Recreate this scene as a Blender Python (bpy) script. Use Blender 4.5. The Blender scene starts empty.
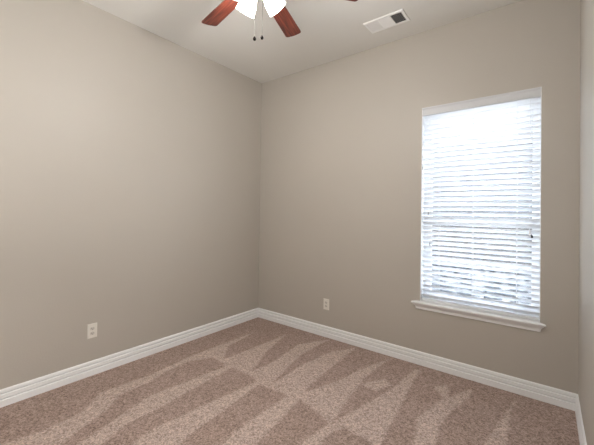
import bpy, bmesh, math, random
import numpy as np
from mathutils import Vector, Matrix, noise
random.seed(7)
R = math.radians
sc = bpy.context.scene
col = sc.collection

# ------------------------------------------------------------------ camera
S = 1.1131                                   # metres per fitted unit (10 ft ceiling)
CAM = Vector((2.66610, -2.72453, 1.23361)) * S
YAW, PITCH, ROLL = 0.660021, 0.0106666, 0.0150758
FPX, SHY = 322.205, -14.10
cd = bpy.data.cameras.new('camera'); cam = bpy.data.objects.new('camera', cd); col.objects.link(cam)
fwd = Vector((-math.sin(YAW)*math.cos(PITCH), math.cos(YAW)*math.cos(PITCH), math.sin(PITCH)))
rt = Vector((math.cos(YAW), math.sin(YAW), 0)); up = rt.cross(fwd)
rt2 = math.cos(ROLL)*rt + math.sin(ROLL)*up
up2 = -math.sin(ROLL)*rt + math.cos(ROLL)*up
mw = Matrix.Identity(4)
for i in range(3):
    mw[i][0], mw[i][1], mw[i][2], mw[i][3] = rt2[i], up2[i], -fwd[i], CAM[i]
cam.matrix_world = mw
cd.sensor_fit = 'HORIZONTAL'; cd.sensor_width = 36
cd.lens = FPX*36/594; cd.shift_y = SHY/594
cd.clip_start = 0.02
sc.camera = cam

# ------------------------------------------------------------------ light and exposure
W = bpy.data.worlds.new('sky'); sc.world = W; W.use_nodes = True
wn = W.node_tree.nodes; wl = W.node_tree.links
sky = wn.new('ShaderNodeTexSky'); sky.sky_type = 'NISHITA'; sky.sun_disc = False
sky.sun_elevation = R(48); sky.sun_rotation = R(150)
hz = wn.new('ShaderNodeHueSaturation'); hz.inputs['Saturation'].default_value = .22      # bright hazy sky
wl.new(sky.outputs[0], hz.inputs['Color']); wl.new(hz.outputs[0], wn['Background'].inputs[0]); wn['Background'].inputs[1].default_value = 4.6

sd = bpy.data.lights.new('sun', 'SUN'); sun = bpy.data.objects.new('sun', sd); col.objects.link(sun)
sd.energy = 24.0; sd.angle = R(0.6); sd.color = (1, .95, .88)
sun.rotation_euler = (R(24), 0, R(-25))       # shines towards +y, down on the yard
sun.location = (0, -6, 9)

def area(name, loc, rot, sx, sy, power, color):
    d = bpy.data.lights.new(name, 'AREA'); d.shape = 'RECTANGLE'; d.size = sx; d.size_y = sy
    d.energy = power; d.color = color
    o = bpy.data.objects.new(name, d); col.objects.link(o); o.location = loc; o.rotation_euler = rot
    return o
# unseen side fill behind the camera, added to light the left wall evenly
SIDE_FILL = area('side_fill', (3.72, -3.95, .95), (R(90), 0, R(90)), 1.1, 1.8, 50, (1, .985, .96))
# up-facing fill behind the camera, added as a bounced flash to lift the ceiling
FLASH_FILL = area('bounce_fill', (1.75, -3.7, 1.25), (R(180-24), 0, R(-20)), 1.9, 1.3, 31, (1, .99, .975))
BULB_W = 27.0
sc.cycles.use_adaptive_sampling = False
sc.cycles.sample_clamp_indirect = 12
sc.view_settings.view_transform = 'Standard'; sc.view_settings.look = 'None'
sc.view_settings.gamma = 1; sc.view_settings.use_curve_mapping = False
sc.view_settings.exposure = -0.08

# ------------------------------------------------------------------ dimensions
H = 3.05; WX = 3.1477; YF = -5.0; TW = 0.14
OX0, OX1, OZ0, OZ1 = 2.054, 2.931, 0.556, 2.345     # window opening

# ------------------------------------------------------------------ helpers
def mat(name, color=(.8,.8,.8), rough=.5, metal=0.0, build=None, spec=None):
    m = bpy.data.materials.new(name); m.use_nodes = True
    n = m.node_tree.nodes; l = m.node_tree.links
    p = n['Principled BSDF']
    p.inputs['Base Color'].default_value = (*color, 1)
    p.inputs['Roughness'].default_value = rough; p.inputs['Metallic'].default_value = metal
    if spec is not None: p.inputs['Specular IOR Level'].default_value = spec
    if build: build(n, l, p)
    return m
def ramp(n, stops):
    r = n.new('ShaderNodeValToRGB'); e = r.color_ramp.elements
    while len(e) < len(stops): e.new(.5)
    for el, (p, c) in zip(e, stops): el.position = p; el.color = (*c, 1)
    return r
def coords(n, l, scale=(1,1,1)):
    t = n.new('ShaderNodeTexCoord'); m = n.new('ShaderNodeMapping')
    m.inputs['Scale'].default_value = scale; l.new(t.outputs['Object'], m.inputs[0]); return m.outputs[0]
def bump(n, l, p, src, strength, dist):
    b = n.new('ShaderNodeBump'); b.inputs['Strength'].default_value = strength; b.inputs['Distance'].default_value = dist
    l.new(src, b.inputs['Height']); l.new(b.outputs[0], p.inputs['Normal'])
def paint(color, sc_=90, st=.12):
    def f(n, l, p):
        v = coords(n, l)
        t = n.new('ShaderNodeTexNoise'); t.inputs['Scale'].default_value = sc_; t.inputs['Detail'].default_value = 3
        l.new(v, t.inputs['Vector']); bump(n, l, p, t.outputs[0], st, .004)
        t2 = n.new('ShaderNodeTexNoise'); t2.inputs['Scale'].default_value = 1.3; l.new(v, t2.inputs['Vector'])
        c = Vector(color)
        r = ramp(n, [(.3, c*.985), (.7, c*1.015)]); l.new(t2.outputs[0], r.inputs[0]); l.new(r.outputs[0], p.inputs['Base Color'])
    return f

def link(name, me, m=None, parent=None):
    o = bpy.data.objects.new(name, me); col.objects.link(o)
    if m is not None: me.materials.append(m)
    if parent is not None: o.parent = parent
    return o
def obj(name, bm, m, parent=None, smooth=False, bevel=0, seg=2):
    bmesh.ops.remove_doubles(bm, verts=bm.verts, dist=1e-6)
    bmesh.ops.recalc_face_normals(bm, faces=bm.faces)
    me = bpy.data.meshes.new(name); bm.to_mesh(me); bm.free()
    o = link(name, me, m, parent)
    if smooth:
        for p in me.polygons: p.use_smooth = True
    if bevel:
        b = o.modifiers.new('bevel', 'BEVEL'); b.width = bevel; b.segments = seg; b.limit_method = 'ANGLE'
    return o
def struct(name, bm, m, parent=None, **k):
    o = obj(name, bm, m, parent, **k)
    if parent is None: o['kind'] = 'structure'
    return o
def thing(name, label, cat, loc, rz=0, group=None):
    o = bpy.data.objects.new(name, None); col.objects.link(o); o.empty_display_size = .05
    o.location = loc; o.rotation_euler = (0, 0, rz); o['label'] = label; o['category'] = cat
    if group: o['group'] = group
    return o
def box(bm, x0, x1, y0, y1, z0, z1, mx=None):
    v = [bm.verts.new((x, y, z)) for x in (x0, x1) for y in (y0, y1) for z in (z0, z1)]
    if mx is not None:
        for q in v: q.co = mx @ q.co
    for f in ((0,1,3,2),(4,6,7,5),(0,4,5,1),(2,3,7,6),(0,2,6,4),(1,5,7,3)):
        bm.faces.new([v[i] for i in f])
    return v
def nb(): return bmesh.new()
def bx(*a): bm = nb(); box(bm, *a); return bm
def tube(bm, pts, r, seg=8, cap=True):
    pts = [Vector(p) for p in pts]; rings = []
    for i, p in enumerate(pts):
        d = (pts[min(i+1, len(pts)-1)] - pts[max(i-1, 0)]).normalized()
        a = d.orthogonal().normalized(); b = d.cross(a)
        rr = r[i] if isinstance(r, (list, tuple)) else r
        rings.append([bm.verts.new(p + a*rr*math.cos(2*math.pi*k/seg) + b*rr*math.sin(2*math.pi*k/seg)) for k in range(seg)])
    for A, B in zip(rings, rings[1:]):
        for k in range(seg): bm.faces.new((A[k], A[(k+1) % seg], B[(k+1) % seg], B[k]))
    if cap: bm.faces.new(rings[0][::-1]); bm.faces.new(rings[-1])
def lathe(bm, prof, seg=32, mx=None, capa=True, capb=True):
    rings = []
    for r, z in prof:
        ring = [bm.verts.new((r*math.cos(2*math.pi*k/seg), r*math.sin(2*math.pi*k/seg), z)) for k in range(seg)]
        if mx is not None:
            for v in ring: v.co = mx @ v.co
        rings.append(ring)
    for A, B in zip(rings, rings[1:]):
        for k in range(seg): bm.faces.new((A[k], A[(k+1) % seg], B[(k+1) % seg], B[k]))
    if capa: bm.faces.new(rings[0][::-1])
    if capb: bm.faces.new(rings[-1])
def prism(bm, poly, axis_pts):
    """poly: list of (t, z); axis_pts: list of functions mapping (t, z) to a point at each station."""
    rings = [[bm.verts.new(f(t, z)) for t, z in poly] for f in axis_pts]
    n = len(poly)
    for A, B in zip(rings, rings[1:]):
        for k in range(n): bm.faces.new((A[k], A[(k+1) % n], B[(k+1) % n], B[k]))
    bm.faces.new(rings[0][::-1]); bm.faces.new(rings[-1])

# ------------------------------------------------------------------ materials
WALLC = (.49, .456, .408)
M_wall = mat('wall_paint', WALLC, .48, build=paint(WALLC), spec=.5)
CEILC = (.76, .75, .715)
M_ceil = mat('ceiling_paint', CEILC, .85, build=paint(CEILC, 70, .1), spec=.2)
M_trim = mat('white_trim_paint', (.90, .91, .92), .35)
M_vinyl = mat('white_vinyl', (.82, .83, .84), .35)
M_slat = mat('white_slat', (.86, .87, .88), .4)
def slat_build(n, l, p):
    tr = n.new('ShaderNodeBsdfTranslucent'); tr.inputs[0].default_value = (.9, .92, .95, 1)
    mx = n.new('ShaderNodeMixShader'); mx.inputs[0].default_value = .15
    l.new(p.outputs[0], mx.inputs[1]); l.new(tr.outputs[0], mx.inputs[2])
    l.new(mx.outputs[0], n['Material Output'].inputs[0])
M_slat = mat('white_slat_translucent', (.86, .87, .88), .4, build=slat_build)
M_val = mat('shaded_valance', (.66, .675, .70), .45)  # white valance, its shade worked into a greyer base colour
M_plate = mat('ivory_plastic', (.80, .77, .71), .35)
M_recep = mat('ivory_receptacle', (.66, .63, .58), .35)
M_dark = mat('dark_slot', (.02, .02, .02), .6)
M_metal = mat('satin_nickel', (.62, .60, .57), .3, 1)
M_white = mat('white_enamel', (.90, .90, .89), .35)
M_fob = mat('dark_fob', (.012, .009, .008), .9, spec=.05)
M_chain = mat('pale_chain', (.12, .115, .105), .7, 0, spec=.1)
M_duct = mat('dark_duct', (.06, .06, .062), .8)
M_cord = mat('white_cord', (.8, .8, .8), .7)
M_grey = mat('grey_tassel', (.30, .30, .31), .5)

def wood_build(n, l, p):
    v = coords(n, l, (2.2, 34, 34))
    t = n.new('ShaderNodeTexNoise'); t.inputs['Scale'].default_value = 2.2; t.inputs['Detail'].default_value = 5
    t.inputs['Distortion'].default_value = .4
    l.new(v, t.inputs['Vector'])
    r = ramp(n, [(.32, (.026, .004, .003)), (.5, (.105, .020, .012)), (.70, (.21, .055, .032))])
    l.new(t.outputs[0], r.inputs[0]); l.new(r.outputs[0], p.inputs['Base Color'])
M_wood = mat('cherry_blade_wood', rough=.38, build=wood_build)

def glass_shade(n, l, p):
    p.inputs['Emission Color'].default_value = (1, .95, .86, 1); p.inputs['Emission Strength'].default_value = SHADE_E
    tr = n.new('ShaderNodeBsdfTranslucent'); tr.inputs[0].default_value = (.95, .93, .9, 1)
    mx = n.new('ShaderNodeMixShader'); mx.inputs[0].default_value = .4
    l.new(p.outputs[0], mx.inputs[1]); l.new(tr.outputs[0], mx.inputs[2])
    l.new(mx.outputs[0], n['Material Output'].inputs[0])
SHADE_E = 11
M_shade = mat('frosted_lit_glass', (.88, .87, .85), .35, build=glass_shade)
def bulb_build(n, l, p):
    p.inputs['Emission Color'].default_value = (1, .93, .82, 1); p.inputs['Emission Strength'].default_value = 12
M_bulb = mat('lit_bulb', (1, 1, 1), .4, build=bulb_build); M_bulb.cycles.emission_sampling = 'NONE'

def pane_build(n, l, p):
    p.inputs['Roughness'].default_value = .03
    t = n.new('ShaderNodeBsdfTransparent'); t.inputs[0].default_value = (.86, .9, .94, 1)
    mx = n.new('ShaderNodeMixShader'); mx.inputs[0].default_value = .07
    l.new(t.outputs[0], mx.inputs[1]); l.new(p.outputs[0], mx.inputs[2]); l.new(mx.outputs[0], n['Material Output'].inputs[0])
M_pane = mat('window_glass', (.5, .52, .55), .03, build=pane_build)

CARPET_D = (.39, .293, .255); CARPET_L = (.55, .443, .40)
def carpet_build(n, l, p):
    v = coords(n, l)
    a = n.new('ShaderNodeAttribute'); a.attribute_name = 'nap'
    mixc = n.new('ShaderNodeMix'); mixc.data_type = 'RGBA'
    mixc.inputs['A'].default_value = (*CARPET_D, 1); mixc.inputs['B'].default_value = (*CARPET_L, 1)
    l.new(a.outputs['Fac'], mixc.inputs['Factor'])
    def cells(scale):
        vo = n.new('ShaderNodeTexVoronoi'); vo.inputs['Scale'].default_value = scale; l.new(v, vo.inputs['Vector'])
        se = n.new('ShaderNodeSeparateColor'); l.new(vo.outputs['Color'], se.inputs[0]); return se.outputs[0]
    ad = n.new('ShaderNodeMath'); ad.operation = 'ADD'
    hf = n.new('ShaderNodeMath'); hf.operation = 'MULTIPLY'; hf.inputs[1].default_value = .6
    l.new(cells(80), hf.inputs[0]); l.new(cells(170), ad.inputs[0]); l.new(hf.outputs[0], ad.inputs[1])
    dv = n.new('ShaderNodeMath'); dv.operation = 'MULTIPLY'; dv.inputs[1].default_value = 1/1.6; l.new(ad.outputs[0], dv.inputs[0])
    r = ramp(n, [(.12, (.56, .54, .52)), (.5, (.97, .97, .97)), (.9, (1.42, 1.43, 1.44))]); l.new(dv.outputs[0], r.inputs[0])
    mul = n.new('ShaderNodeMix'); mul.data_type = 'RGBA'; mul.blend_type = 'MULTIPLY'; mul.inputs['Factor'].default_value = 1
    l.new(mixc.outputs['Result'], mul.inputs['A']); l.new(r.outputs[0], mul.inputs['B'])
    l.new(mul.outputs['Result'], p.inputs['Base Color'])
    bump(n, l, p, dv.outputs[0], .35, .008)
M_carpet = mat('cut_pile_carpet', rough=.95, build=carpet_build, spec=.1)

# ------------------------------------------------------------------ room shell
def unproject(px, py, ax, v):
    d = fwd + rt2*((px-297)/FPX) - up2*((py-222.5-SHY)/FPX)
    t = (v - CAM[ax])/d[ax]
    return CAM + d*t

# carpet: a fine grid whose attribute "nap" says which way the vacuum left the pile lying
LIGHT = [
 [(257,331),(229,346),(223,359),(224,364),(213,357.5),(190,361.5),(165,372),(150,382),(121,394),(106,411),(76,432),(56,449),(-30,470),(6,443),(45,430),(82,412),(100,393),(150,375),(192,355.5)],
 [(286.6,334),(265.4,352.5),(251.7,370.7),(255,378),(232,367.5),(200,385),(150,413),(127,424),(100,445),(80,462),(55,462),(75,446),(103,428),(127,411),(150,395.5),(190,380),(224,367),(223,359.5),(243,352)],
 [(329,339.5),(300,355.5),(284,371),(271.5,384),(287,394.5),(259,384.5),(235,402),(186,438),(160,462),(110,462),(130,445),(150,430),(200,407),(256,382),(251.7,371.2),(271.5,363),(299,344)],
 [(356,348),(318,378),(304.6,392),(333,420.5),(329,422),(300,399),(256,445),(240,470),(200,470),(222,445),(235,431),(287,396),(271.5,384.3),(300,366),(330,352)],
 [(389.6,358.6),(366,377),(348.6,398),(333.4,421),(373,443.5),(345.5,428.4),(333,431),(318,445),(300,465),(280,465),(300,445),(329,423),(304.6,392.5),(339.5,380),(361,369)],
 [(360,384),(385,379),(392,385),(376,391)],
 [(421.5,370.7),(414,380),(397,413),(382,442),(380,470),(400,470),(374,445),(335,421.5),(361,407),(394,387.5),(415,369)],
 [(434,387),(447,384),(449,398),(462,392),(472,389),(470,397),(452,410),(440,425),(434,445),(430,470),(405,470),(412,445),(418,424),(417,418),(443,398)],
 [(516,398.5),(510,415),(506,445),(503,470),(470,470),(489,438),(505,415)],
]
polys = [np.array([unproject(x, y, 2, 0.0)[:2] for x, y in P]) for P in LIGHT]
def inside(pts, poly):
    x, y = pts[:, 0], pts[:, 1]; r = np.zeros(len(pts), bool)
    for i in range(len(poly)):
        x1, y1 = poly[i-1]; x2, y2 = poly[i]
        c = ((y1 > y) != (y2 > y)) & (x < (x2-x1)*(y-y1)/((y2-y1) + 1e-12) + x1)
        r ^= c
    return r
st = .0125
nx = int(round((WX+.1)/st)); ny = int(round((-YF+.1)/st))
gx = np.linspace(-.05, WX+.05, nx+1); gy = np.linspace(YF-.05, .05, ny+1)
XX, YY = np.meshgrid(gx, gy); P2 = np.stack([XX.ravel(), YY.ravel()], 1)
rng = np.random.default_rng(3)
acc = np.zeros(len(P2))
for s in range(10):
    j = P2 + rng.normal(0, .006, P2.shape)
    hit = np.zeros(len(P2), bool)
    for pl in polys: hit |= inside(j, pl)
    acc += hit
acc /= 10
mot = np.array([noise.fractal(Vector((x*3.1, y*3.1, 0)), 1, 2, 4) for x, y in P2])
nap = np.clip(.06 + .86*acc + .10*mot, 0, 1)
me = bpy.data.meshes.new('floor')
idx = np.arange((nx+1)*(ny+1)).reshape(ny+1, nx+1)
faces = np.stack([idx[:-1, :-1], idx[:-1, 1:], idx[1:, 1:], idx[1:, :-1]], -1).reshape(-1, 4)
me.from_pydata([(a, b, 0) for a, b in P2], [], faces.tolist())
at = me.attributes.new('nap', 'FLOAT', 'POINT'); at.data.foreach_set('value', nap.astype(np.float32))
floor = link('floor', me, M_carpet); floor['kind'] = 'structure'

struct('ceiling', bx(-TW, WX+TW, YF-.12, TW, H, H+.1), M_ceil)
struct('wall_left', bx(-TW, 0, YF-.12, 0, -.1, H), M_wall)
bm = nb()      # with an opening behind the camera, added to let the side fill in
box(bm, WX, WX+TW, -3.4, 0, -.1, H); box(bm, WX, WX+TW, YF-.12, -4.5, -.1, H); box(bm, WX, WX+TW, -4.5, -3.4, 2.06, H)
struct('wall_right', bm, M_wall)
bm = nb()      # closed alcove beyond the opening, made up to hold the side fill
box(bm, WX+TW, 3.85, -4.62, -4.5, -.1, 2.2); box(bm, WX+TW, 3.85, -3.4, -3.28, -.1, 2.2)
box(bm, 3.85, 3.97, -4.62, -3.28, -.1, 2.2); box(bm, WX+TW, 3.85, -4.5, -3.4, 2.1, 2.2); box(bm, WX, 3.85, -4.5, -3.4, -.1, 0)
struct('wall_fill_alcove', bm, M_wall)
bm = nb()
box(bm, -TW, OX0, 0, TW, -.1, H); box(bm, OX1, WX+TW, 0, TW, -.1, H)
box(bm, OX0, OX1, 0, TW, -.1, OZ0); box(bm, OX0, OX1, 0, TW, OZ1, H)
struct('wall_back', bm, M_wall)
struct('wall_front', bx(0, WX, YF-.12, YF, -.1, H), M_wall)

BH = .1178
BPROF = [(0,0),(.017,0),(.017,.043),(.015,.046),(.006,.0465),(.006,.048),(.0150,.060),(.0150,.0805),(.0135,.0835),
         (.005,.084),(.005,.0855),(.0125,.0955),(.0125,.107),(.010,.114),(.005,BH),(0,BH)]
bm = nb(); prism(bm, BPROF, [lambda t, z: (t, -t, z), lambda t, z: (t, YF, z)]); struct('baseboard_left', bm, M_trim)
bm = nb(); prism(bm, BPROF, [lambda t, z: (t, -t, z), lambda t, z: (WX-t, -t, z)]); struct('baseboard_back', bm, M_trim)
bm = nb(); prism(bm, BPROF, [lambda t, z: (WX-t, -t, z), lambda t, z: (WX-t, -3.4, z)]); struct('baseboard_right', bm, M_trim)

# ------------------------------------------------------------------ window
t = .004
bm = nb()      # painted liner of the opening
box(bm, OX0, OX0+t, .0, TW, OZ0, OZ1); box(bm, OX1-t, OX1, .0, TW, OZ0, OZ1); box(bm, OX0, OX1, .0, TW, OZ1-t, OZ1)
struct('trim_1', bm, M_trim)
# stool with mitred ogee apron below
bm = nb()
box(bm, OX0+t, OX1-t, 0, .085, OZ0, OZ0+.02)
NOSE = [(0,.0),(.040,.0),(.045,.004),(.047,.010),(.045,.016),(.040,.020),(0,.020)]
prism(bm, NOSE, [lambda u, z: (1.985+.047-u, -u, OZ0+z), lambda u, z: (2.968-.047+u, -u, OZ0+z)])
APR = [(0,-.052),(.010,-.052),(.012,-.046),(.013,-.034),(.017,-.024),(.025,-.015),(.031,-.010),(.033,-.004),(.033,0),(0,0)]
prism(bm, APR, [lambda u, z: (2.03-u, -u, OZ0+z), lambda u, z: (2.923+u, -u, OZ0+z)])
struct('trim_2', bm, M_trim)

win = bpy.data.objects.new('window_1', None); col.objects.link(win); win.location = (OX0, .09, OZ0+.02); win['kind'] = 'structure'
def wp(name, bm, m, **k):
    o = obj(name, bm, m, **k); o.parent = win; o.matrix_parent_inverse = Matrix.Translation(win.location).inverted(); return o
zb, zt = OZ0+.02, OZ1-t
x0, x1 = OX0+t, OX1-t
bm = nb()
box(bm, x0, x0+.04, .085, .135, zb, zt); box(bm, x1-.034, x1, .085, .135, zb, zt)
box(bm, x0+.04, x1-.034, .085, .135, zt-.04, zt); box(bm, x0+.04, x1-.034, .085, .135, zb, zb+.035)
wp('window_frame', bm, M_vinyl)
def sash(za, zc, y):
    bm = nb(); a, b = x0+.04, x1-.034
    box(bm, a, a+.024, y, y+.022, za, zc); box(bm, b-.018, b, y, y+.022, za, zc)
    box(bm, a+.024, b-.018, y, y+.022, za, za+.036); box(bm, a+.024, b-.018, y, y+.022, zc-.036, zc)
    wp('sash', bm, M_vinyl)
    wp('pane', bx(a+.02, b-.014, y+.009, y+.013, za+.03, zc-.03), M_pane)
sash(zb+.035, 1.335, .090); sash(1.29, zt-.04, .113)

# ------------------------------------------------------------------ window blind
blind = thing('window_blind', 'white horizontal slat blind with half open slats hanging in the window', 'blind', ((OX0+OX1)/2, .04, OZ0+.02))
def bp(name, bm, m, parent=None, **k):
    o = obj(name, bm, m, **k)
    o.parent = parent or blind
    if parent is None: o.matrix_parent_inverse = Matrix.Translation(blind.location).inverted()
    return o
bx0, bx1 = OX0+.007, OX1-.006
bp('headrail', bx(bx0, bx1, .016, .066, OZ1-.055, OZ1-t-.001), M_slat)
# valance: a moulded board closing the opening, with returns
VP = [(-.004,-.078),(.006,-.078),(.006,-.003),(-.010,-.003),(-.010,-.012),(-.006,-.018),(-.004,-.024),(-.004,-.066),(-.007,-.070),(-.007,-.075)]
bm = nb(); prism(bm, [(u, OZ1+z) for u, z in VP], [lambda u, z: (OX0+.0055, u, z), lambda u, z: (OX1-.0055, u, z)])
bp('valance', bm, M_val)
PITCH_S, SW, TH, TILT = .0443, .0505, .003, R(38.5)
zs = []; z = OZ1-.083
while z > OZ0+.06: zs.append(z); z -= PITCH_S
bm = nb(); YC = .040
for k, z in enumerate(zs):
    prof = []
    n = 6
    for i in range(n+1):
        s = -SW/2 + SW*i/n; c = .0028*(1-(2*s/SW)**2)
        prof.append((s, c+TH/2))
    for i in range(n, -1, -1):
        s = -SW/2 + SW*i/n; c = .0028*(1-(2*s/SW)**2)
        prof.append((s, c-TH/2))
    tl = TILT + R(random.uniform(-1.2, 1.2)); ca, sa = math.cos(tl), math.sin(tl)
    P = [(YC + s*ca + c*sa, z - s*sa + c*ca) for s, c in prof]      # outer edge low, room edge high
    dz = random.uniform(-.0008, .0008)
    prism(bm, P, [lambda u, zz: (bx0, u, zz+dz), lambda u, zz: (bx1, u, zz-dz)])
bp('slats', bm, M_slat)
zlast = zs[-1]
bp('bottom_rail', bx(bx0, bx1, YC-.026, YC+.026, OZ0+.0225, OZ0+.042), M_slat, bevel=.003)
for cx in (OX0+.15, (OX0+OX1)/2-.02, OX1-.15):
    for y in (YC-.0225, YC+.0225):
        bm = nb(); tube(bm, [(cx, y, OZ0+.04), (cx, y, OZ1-.056)], .0011, 6); bp('ladder_cord', bm, M_cord)
def px_at(px, py, y):  return unproject(px, py, 1, y)
def cord(px, py, length, m, rr=.006):
    e = px_at(px, py, .004)
    bm = nb(); tube(bm, [(e.x, .004, e.z+length), (e.x, .004, OZ1-.10), (e.x, .012, OZ1-.079)], .0012, 6)
    c = bp('pull_cord', bm, M_cord)
    bm = nb(); lathe(bm, [(.002, length), (.0045, length*.8), (rr, length*.25), (rr*.9, 0)], 12, Matrix.Translation((e.x, .004, e.z)))
    ts = bp('tassel', bm, m, c, smooth=True)
    if m is M_fob: ts['label'] = 'black tassel'
cord(428.4, 214.5, .022, M_grey); cord(429.6, 245.5, .026, M_grey)
cord(529.6, 236, .045, M_white); cord(532, 238, .022, M_fob, .0075)

# ------------------------------------------------------------------ ceiling vent
vent = thing('ceiling_vent', 'white rectangular air supply vent in the ceiling with one dark louvre section', 'vent', (1.848, -.352, H))
L2, W2 = .178, .096
bm = nb()
def ringrect(bm, pr):
    rings = []
    for ins, z in pr:
        a, b = L2-ins, W2-ins
        rings.append([bm.verts.new(q) for q in ((-a,-b,z),(a,-b,z),(a,b,z),(-a,b,z))])
    for A, B in zip(rings, rings[1:]):
        for k in range(4): bm.faces.new((A[k], A[(k+1) % 4], B[(k+1) % 4], B[k]))
ringrect(bm, [(0, 0), (.002, -.006), (.006, -.009), (.024, -.009), (.024, -.001)])
IX, IY = L2-.024, W2-.024
for x in (-.058, .056): box(bm, x-.004, x+.004, -IY, IY, -.0085, -.002)
obj('frame', bm, M_white, vent)
obj('duct_box', bx(-IX, IX, -IY, IY, -.0022, -.0002), M_duct, vent)
def louvres(name, xa, xb, n, along, tilt):
    bm = nb()
    for i in range(n):
        if along == 'y':
            c = xa + (xb-xa)*(i+.5)/n
            m = Matrix.Translation((c, 0, -.0055)) @ Matrix.Rotation(tilt, 4, 'Y')
            w = .0042 if tilt > 0 else .0052
            box(bm, -w, w, -IY, IY, -.0005, .0005, m)
        else:
            c = -IY + 2*IY*(i+.5)/n
            m = Matrix.Translation(((xa+xb)/2, c, -.0055)) @ Matrix.Rotation(tilt, 4, 'X')
            box(bm, -(xb-xa)/2, (xb-xa)/2, -.0052, .0052, -.0005, .0005, m)
    return obj(name, bm, M_white, vent)
louvres('louvre_panel', -IX, -.062, 12, 'y', R(-14))
louvres('louvre_panel', -.054, .052, 16, 'x', R(-22))
louvres('louvre_panel', .060, IX, 7, 'y', R(55))['label'] = 'louvre section with open dark gaps'
for s in (-1, 1):
    bm = nb(); lathe(bm, [(.004, -.0088), (.004, -.010), (.002, -.011)], 12, Matrix.Translation((s*(L2-.012), 0, 0)))
    obj('screw', bm, M_white, vent)

# ------------------------------------------------------------------ outlets
def outlet(label, loc, rz):
    o = thing('wall_outlet', label, 'outlet', loc, rz)
    # built facing -y
    bm = nb(); w, h = .0365, .0595
    rings = []
    for ins, y in ((0, 0), (0, -.003), (.003, -.006), (.006, -.0065)):
        rings.append([bm.verts.new(q) for q in ((-w+ins, y, -h+ins), (w-ins, y, -h+ins), (w-ins, y, h-ins), (-w+ins, y, h-ins))])
    for A, B in zip(rings, rings[1:]):
        for k in range(4): bm.faces.new((A[k], A[(k+1) % 4], B[(k+1) % 4], B[k]))
    bm.faces.new(rings[-1]); bm.faces.new(rings[0][::-1])
    obj('plate', bm, M_plate, o)
    for s in (-1, 1):
        zc = s*.0195
        bm = nb(); pts = []
        for k in range(24):
            a = 2*math.pi*k/24
            pts.append((.0170*math.cos(a), max(-.0125, min(.0125, .0170*math.sin(a)))))
        A = [bm.verts.new((x, -.0063, zc+z)) for x, z in pts]; B = [bm.verts.new((x*.95, -.0082, zc+z*.95)) for x, z in pts]
        for k in range(24): bm.faces.new((A[k], A[(k+1) % 24], B[(k+1) % 24], B[k]))
        bm.faces.new(B)
        r = obj('receptacle', bm, M_recep, o)
        bm = nb()
        box(bm, -.0075, -.0050, -.0086, -.0078, zc-.001, zc+.007); box(bm, .0050, .0070, -.0086, -.0078, zc-.001, zc+.006)
        lathe(bm, [(.0026, -.0078), (.0026, -.0086)], 12, Matrix.Translation((0, 0, zc-.0065)) @ Matrix.Rotation(R(90), 4, 'X') @ Matrix.Scale(-1, 4, (0, 0, 1)))
        obj('slots', bm, M_dark, r)
    bm = nb(); lathe(bm, [(.003, 0), (.003, .0012), (.0018, .0018)], 12, Matrix.Translation((0, -.0063, 0)) @ Matrix.Rotation(R(90), 4, 'X'))
    obj('screw', bm, M_metal, o)
    return o
outlet('ivory electrical outlet on the left wall without a window', (0, -1.948, .3645), R(90))
outlet('small ivory electrical outlet low on the window wall', (1.0455, 0, .3565), 0)

# ------------------------------------------------------------------ ceiling fan
FX, FY, FZ = 1.636, -1.719, 2.727
fan = thing('ceiling_fan', 'ceiling fan with dark cherry wood blades and lit frosted glass shades', 'ceiling fan', (FX, FY, H))
def fz(z): return z - H
bm = nb(); lathe(bm, [(.085, 0), (.085, -.02), (.07, -.06), (.045, -.085)], 40); obj('canopy', bm, M_white, fan, smooth=True)
bm = nb(); lathe(bm, [(.03, -.08), (.06, -.10), (.125, -.13), (.14, -.17), (.14, -.24), (.12, -.285), (.10, fz(2.745))], 48); obj('motor_housing', bm, M_white, fan, smooth=True)
bm = nb(); lathe(bm, [(.095, fz(2.7445)), (.095, fz(2.718)), (.06, fz(2.708)), (.055, fz(2.70)), (.066, fz(2.692)), (.066, fz(2.66)), (.045, fz(2.645)), (.018, fz(2.638)), (.012, fz(2.63))], 40)
obj('light_kit', bm, M_white, fan, smooth=True)

PB = R(-9.7)
def blade_mesh():
    r0, r1, w1, w0 = .185, .637, .0612, .0505
    bm = nb(); out = []
    # outline counter-clockwise, rounded corners at tip, rounded root
    for k in range(7):
        a = R(180 + 15*0) ; 
    rc = .020
    def wid(r): return w0 + (w1-w0)*(r-r0)/(r1-r0)
    pts = []
    for k in range(9):      # root arc
        a = R(90 + 180*k/8); pts.append((r0 + .028*math.cos(a), wid(r0)*math.sin(a)))
    lo = []
    for k in range(6):
        a = R(-90 + 78*k/5); lo.append((r1-.004-rc + rc*math.cos(a), -wid(r1)+rc + rc*math.sin(a)))
    hi = []
    for k in range(6):
        a = R(12 + 78*k/5); hi.append((r1-.004-rc + rc*math.cos(a), wid(r1)-rc + rc*math.sin(a)))
    mid = [(r1, -.02), (r1+.001, 0), (r1, .02)]
    pts += lo + mid + hi
    T = .0055
    A = [bm.verts.new((x, y, -T/2)) for x, y in pts]; B = [bm.verts.new((x, y, T/2)) for x, y in pts]
    n = len(pts)
    for k in range(n): bm.faces.new((A[k], A[(k+1) % n], B[(k+1) % n], B[k]))
    bm.faces.new(A[::-1]); bm.faces.new(B)
    return bm
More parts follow.
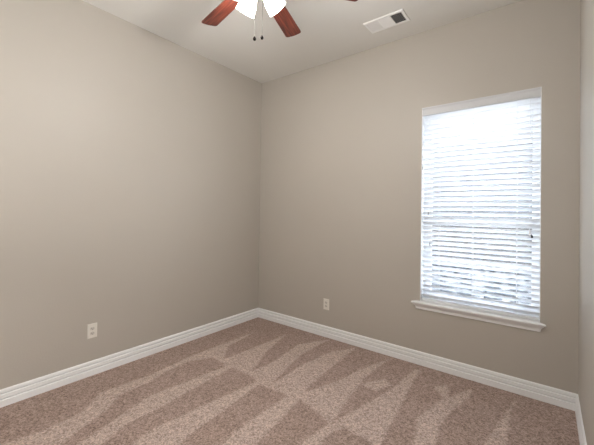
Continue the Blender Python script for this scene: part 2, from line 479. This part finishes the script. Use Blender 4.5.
def iron_mesh():
    bm = nb()
    pts = [(.09, .018), (.14, .013), (.175, .02), (.205, .034), (.245, .036), (.262, .02)]
    pts = pts + [(x, -y) for x, y in reversed(pts)]
    A = [bm.verts.new((x, y, -.0028-.0035)) for x, y in pts]; B = [bm.verts.new((x, y, -.0028)) for x, y in pts]
    n = len(pts)
    for k in range(n): bm.faces.new((A[k], A[(k+1) % n], B[(k+1) % n], B[k]))
    bm.faces.new(A[::-1]); bm.faces.new(B)
    return bm
b0 = obj('blade', blade_mesh(), M_wood, fan); i0 = obj('blade_iron', iron_mesh(), M_white, b0)
for k in range(6):
    if k == 0: b = b0
    else:
        b = b0.copy(); col.objects.link(b); b.parent = fan
        i = i0.copy(); col.objects.link(i); i.parent = b
    az = R(169.1 - 60*k)
    b.location = (0, 0, fz(FZ))
    b.rotation_mode = 'QUATERNION'
    b.rotation_quaternion = (Matrix.Rotation(az, 4, 'Z') @ Matrix.Rotation(PB, 4, 'X')).to_quaternion()

def shade_bm(m):
    bm = nb()
    prof = [(.026, 0), (.030, .012), (.036, .028), (.045, .050), (.052, .074), (.055, .095), (.0565, .108), (.0595, .118)]
    inner = [(r-.003, z) for r, z in reversed(prof)]
    lathe(bm, prof + inner, 40, m, capa=False, capb=False)
    return bm
for az in (62, 172, 297):
    a = R(az); tilt = R(43)
    base = Vector((.045*math.cos(a), .045*math.sin(a), fz(2.662)))
    axis = Vector((math.sin(tilt)*math.cos(a), math.sin(tilt)*math.sin(a), -math.cos(tilt)))
    q = Vector((0, 0, 1)).rotation_difference(axis).to_matrix().to_4x4()
    m = Matrix.Translation(base) @ q
    sh = obj('lamp_shade', shade_bm(m), M_shade, fan, smooth=True)
    bm = nb(); lathe(bm, [(.012, -.03), (.026, -.02), (.030, -.004), (.030, .010), (.022, .012)], 24, m); obj('shade_holder', bm, M_white, sh, smooth=True)
    bm = nb(); lathe(bm, [(.011, .012), (.012, .028), (.020, .045), (.024, .060), (.020, .075), (.010, .083), (.001, .085)], 20, m); obj('bulb', bm, M_bulb, sh, smooth=True)
    ld = bpy.data.lights.new('bulb_light', 'POINT'); ld.energy = BULB_W; ld.color = (1, .97, .93); ld.shadow_soft_size = .028
    lo_ = bpy.data.objects.new('bulb_light', ld); col.objects.link(lo_); lo_.parent = fan
    lo_.location = base + axis*.112
for (px, py), depth_t in (((254.5, 40.6), .035), ((262, 39.4), -.025)):
    e = unproject(px, py, 1, FY + (-.0 if depth_t > 0 else .02))
    # keep the chain under the fan centre: intersect with the plane through the hub facing the camera
    n_ = Vector((FX-CAM.x, FY-CAM.y, 0)).normalized()
    d = fwd + rt2*((px-297)/FPX) - up2*((py-222.5-SHY)/FPX)
    e = CAM + d*((Vector((FX, FY, 0))-Vector((CAM.x, CAM.y, 0))).dot(n_) / d.dot(n_))
    l_ = e - Vector((FX, FY, H))
    bm = nb(); tube(bm, [(l_.x, l_.y, l_.z+.02), (l_.x, l_.y, fz(2.645))], .0008, 6)
    ch = obj('pull_chain', bm, M_chain, fan)
    bm = nb(); lathe(bm, [(.0015, .026), (.0045, .023), (.0088, .014), (.0090, .007), (.006, .001), (.001, 0)], 14, Matrix.Translation(l_)); obj('fob', bm, M_fob, ch, smooth=True)

# ------------------------------------------------------------------ outside, seen in slits between the slats
def stone_build(n, l, p):
    v = coords(n, l, (4.5, 4.5, 10))
    vo = n.new('ShaderNodeTexVoronoi'); vo.inputs['Scale'].default_value = 2.6; l.new(v, vo.inputs['Vector'])
    bw = n.new('ShaderNodeSeparateColor'); l.new(vo.outputs['Color'], bw.inputs[0])
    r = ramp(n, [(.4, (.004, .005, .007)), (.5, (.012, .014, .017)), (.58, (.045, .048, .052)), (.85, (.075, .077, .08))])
    l.new(bw.outputs[0], r.inputs[0]); l.new(r.outputs[0], p.inputs['Base Color'])
M_stone = mat('stacked_stone', rough=.9, build=stone_build)
def mottled(c0, c1, s):
    def f(n, l, p):
        v = coords(n, l); t = n.new('ShaderNodeTexNoise'); t.inputs['Scale'].default_value = s; t.inputs['Detail'].default_value = 4
        l.new(v, t.inputs['Vector']); r = ramp(n, [(.35, c0), (.65, c1)]); l.new(t.outputs[0], r.inputs[0]); l.new(r.outputs[0], p.inputs['Base Color'])
    return f
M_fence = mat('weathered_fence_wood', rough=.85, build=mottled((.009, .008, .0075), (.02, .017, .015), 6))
M_ground = mat('yard_ground', rough=.95, build=mottled((.50, .49, .47), (.70, .69, .66), 5))
M_cap = mat('pale_cap_stone', (.07, .07, .07), .9)
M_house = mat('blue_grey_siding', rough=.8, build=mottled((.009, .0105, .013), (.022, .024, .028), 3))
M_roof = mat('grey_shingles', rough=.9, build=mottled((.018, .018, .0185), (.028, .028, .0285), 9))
struct('ground', bx(-9, 9, TW, 14, -.35, -.25), M_ground)
bm = nb()
for k in range(30):
    for j in range(4):
        xa = -6 + .42*k + (.2 if j % 2 else 0); dd = random.uniform(-.02, .03)
        box(bm, xa, xa+.41, 3.0+dd, 3.3, -.26+.188*j, -.26+.188*(j+1)-.006)
struct('wall_garden', bm, M_stone)
struct('trim_3', bx(-6, 6.6, 2.96, 3.36, .49, .57), M_cap)
bm = nb()
for k in range(88):
    xa = -6 + .142*k; box(bm, xa, xa+.137, 3.16, 3.18, .572, 1.28+random.uniform(-.004, .004))
box(bm, -6, 6.4, 3.18, 3.22, .8, .88); box(bm, -6, 6.4, 3.18, 3.22, 1.12, 1.2)
struct('wall_fence', bm, M_fence)
bm = nb()
for j in range(18): 
    z = -.26+.19*j; prism(bm, [(0, 0), (.02, 0), (.004, .19), (0, .19)], [lambda u, zz: (-8, 6.5-u, z+zz), lambda u, zz: (8, 6.5-u, z+zz)])
box(bm, -8, 8, 6.5, 6.7, -.26, 3.16)
struct('wall_neighbour', bm, M_house)
bm = nb(); prism(bm, [(6.0, 3.05), (6.0, 3.2), (10.5, 5.9), (10.5, 5.7)], [lambda u, z: (-8.5, u, z), lambda u, z: (8.5, u, z)])
struct('roof', bm, M_roof)
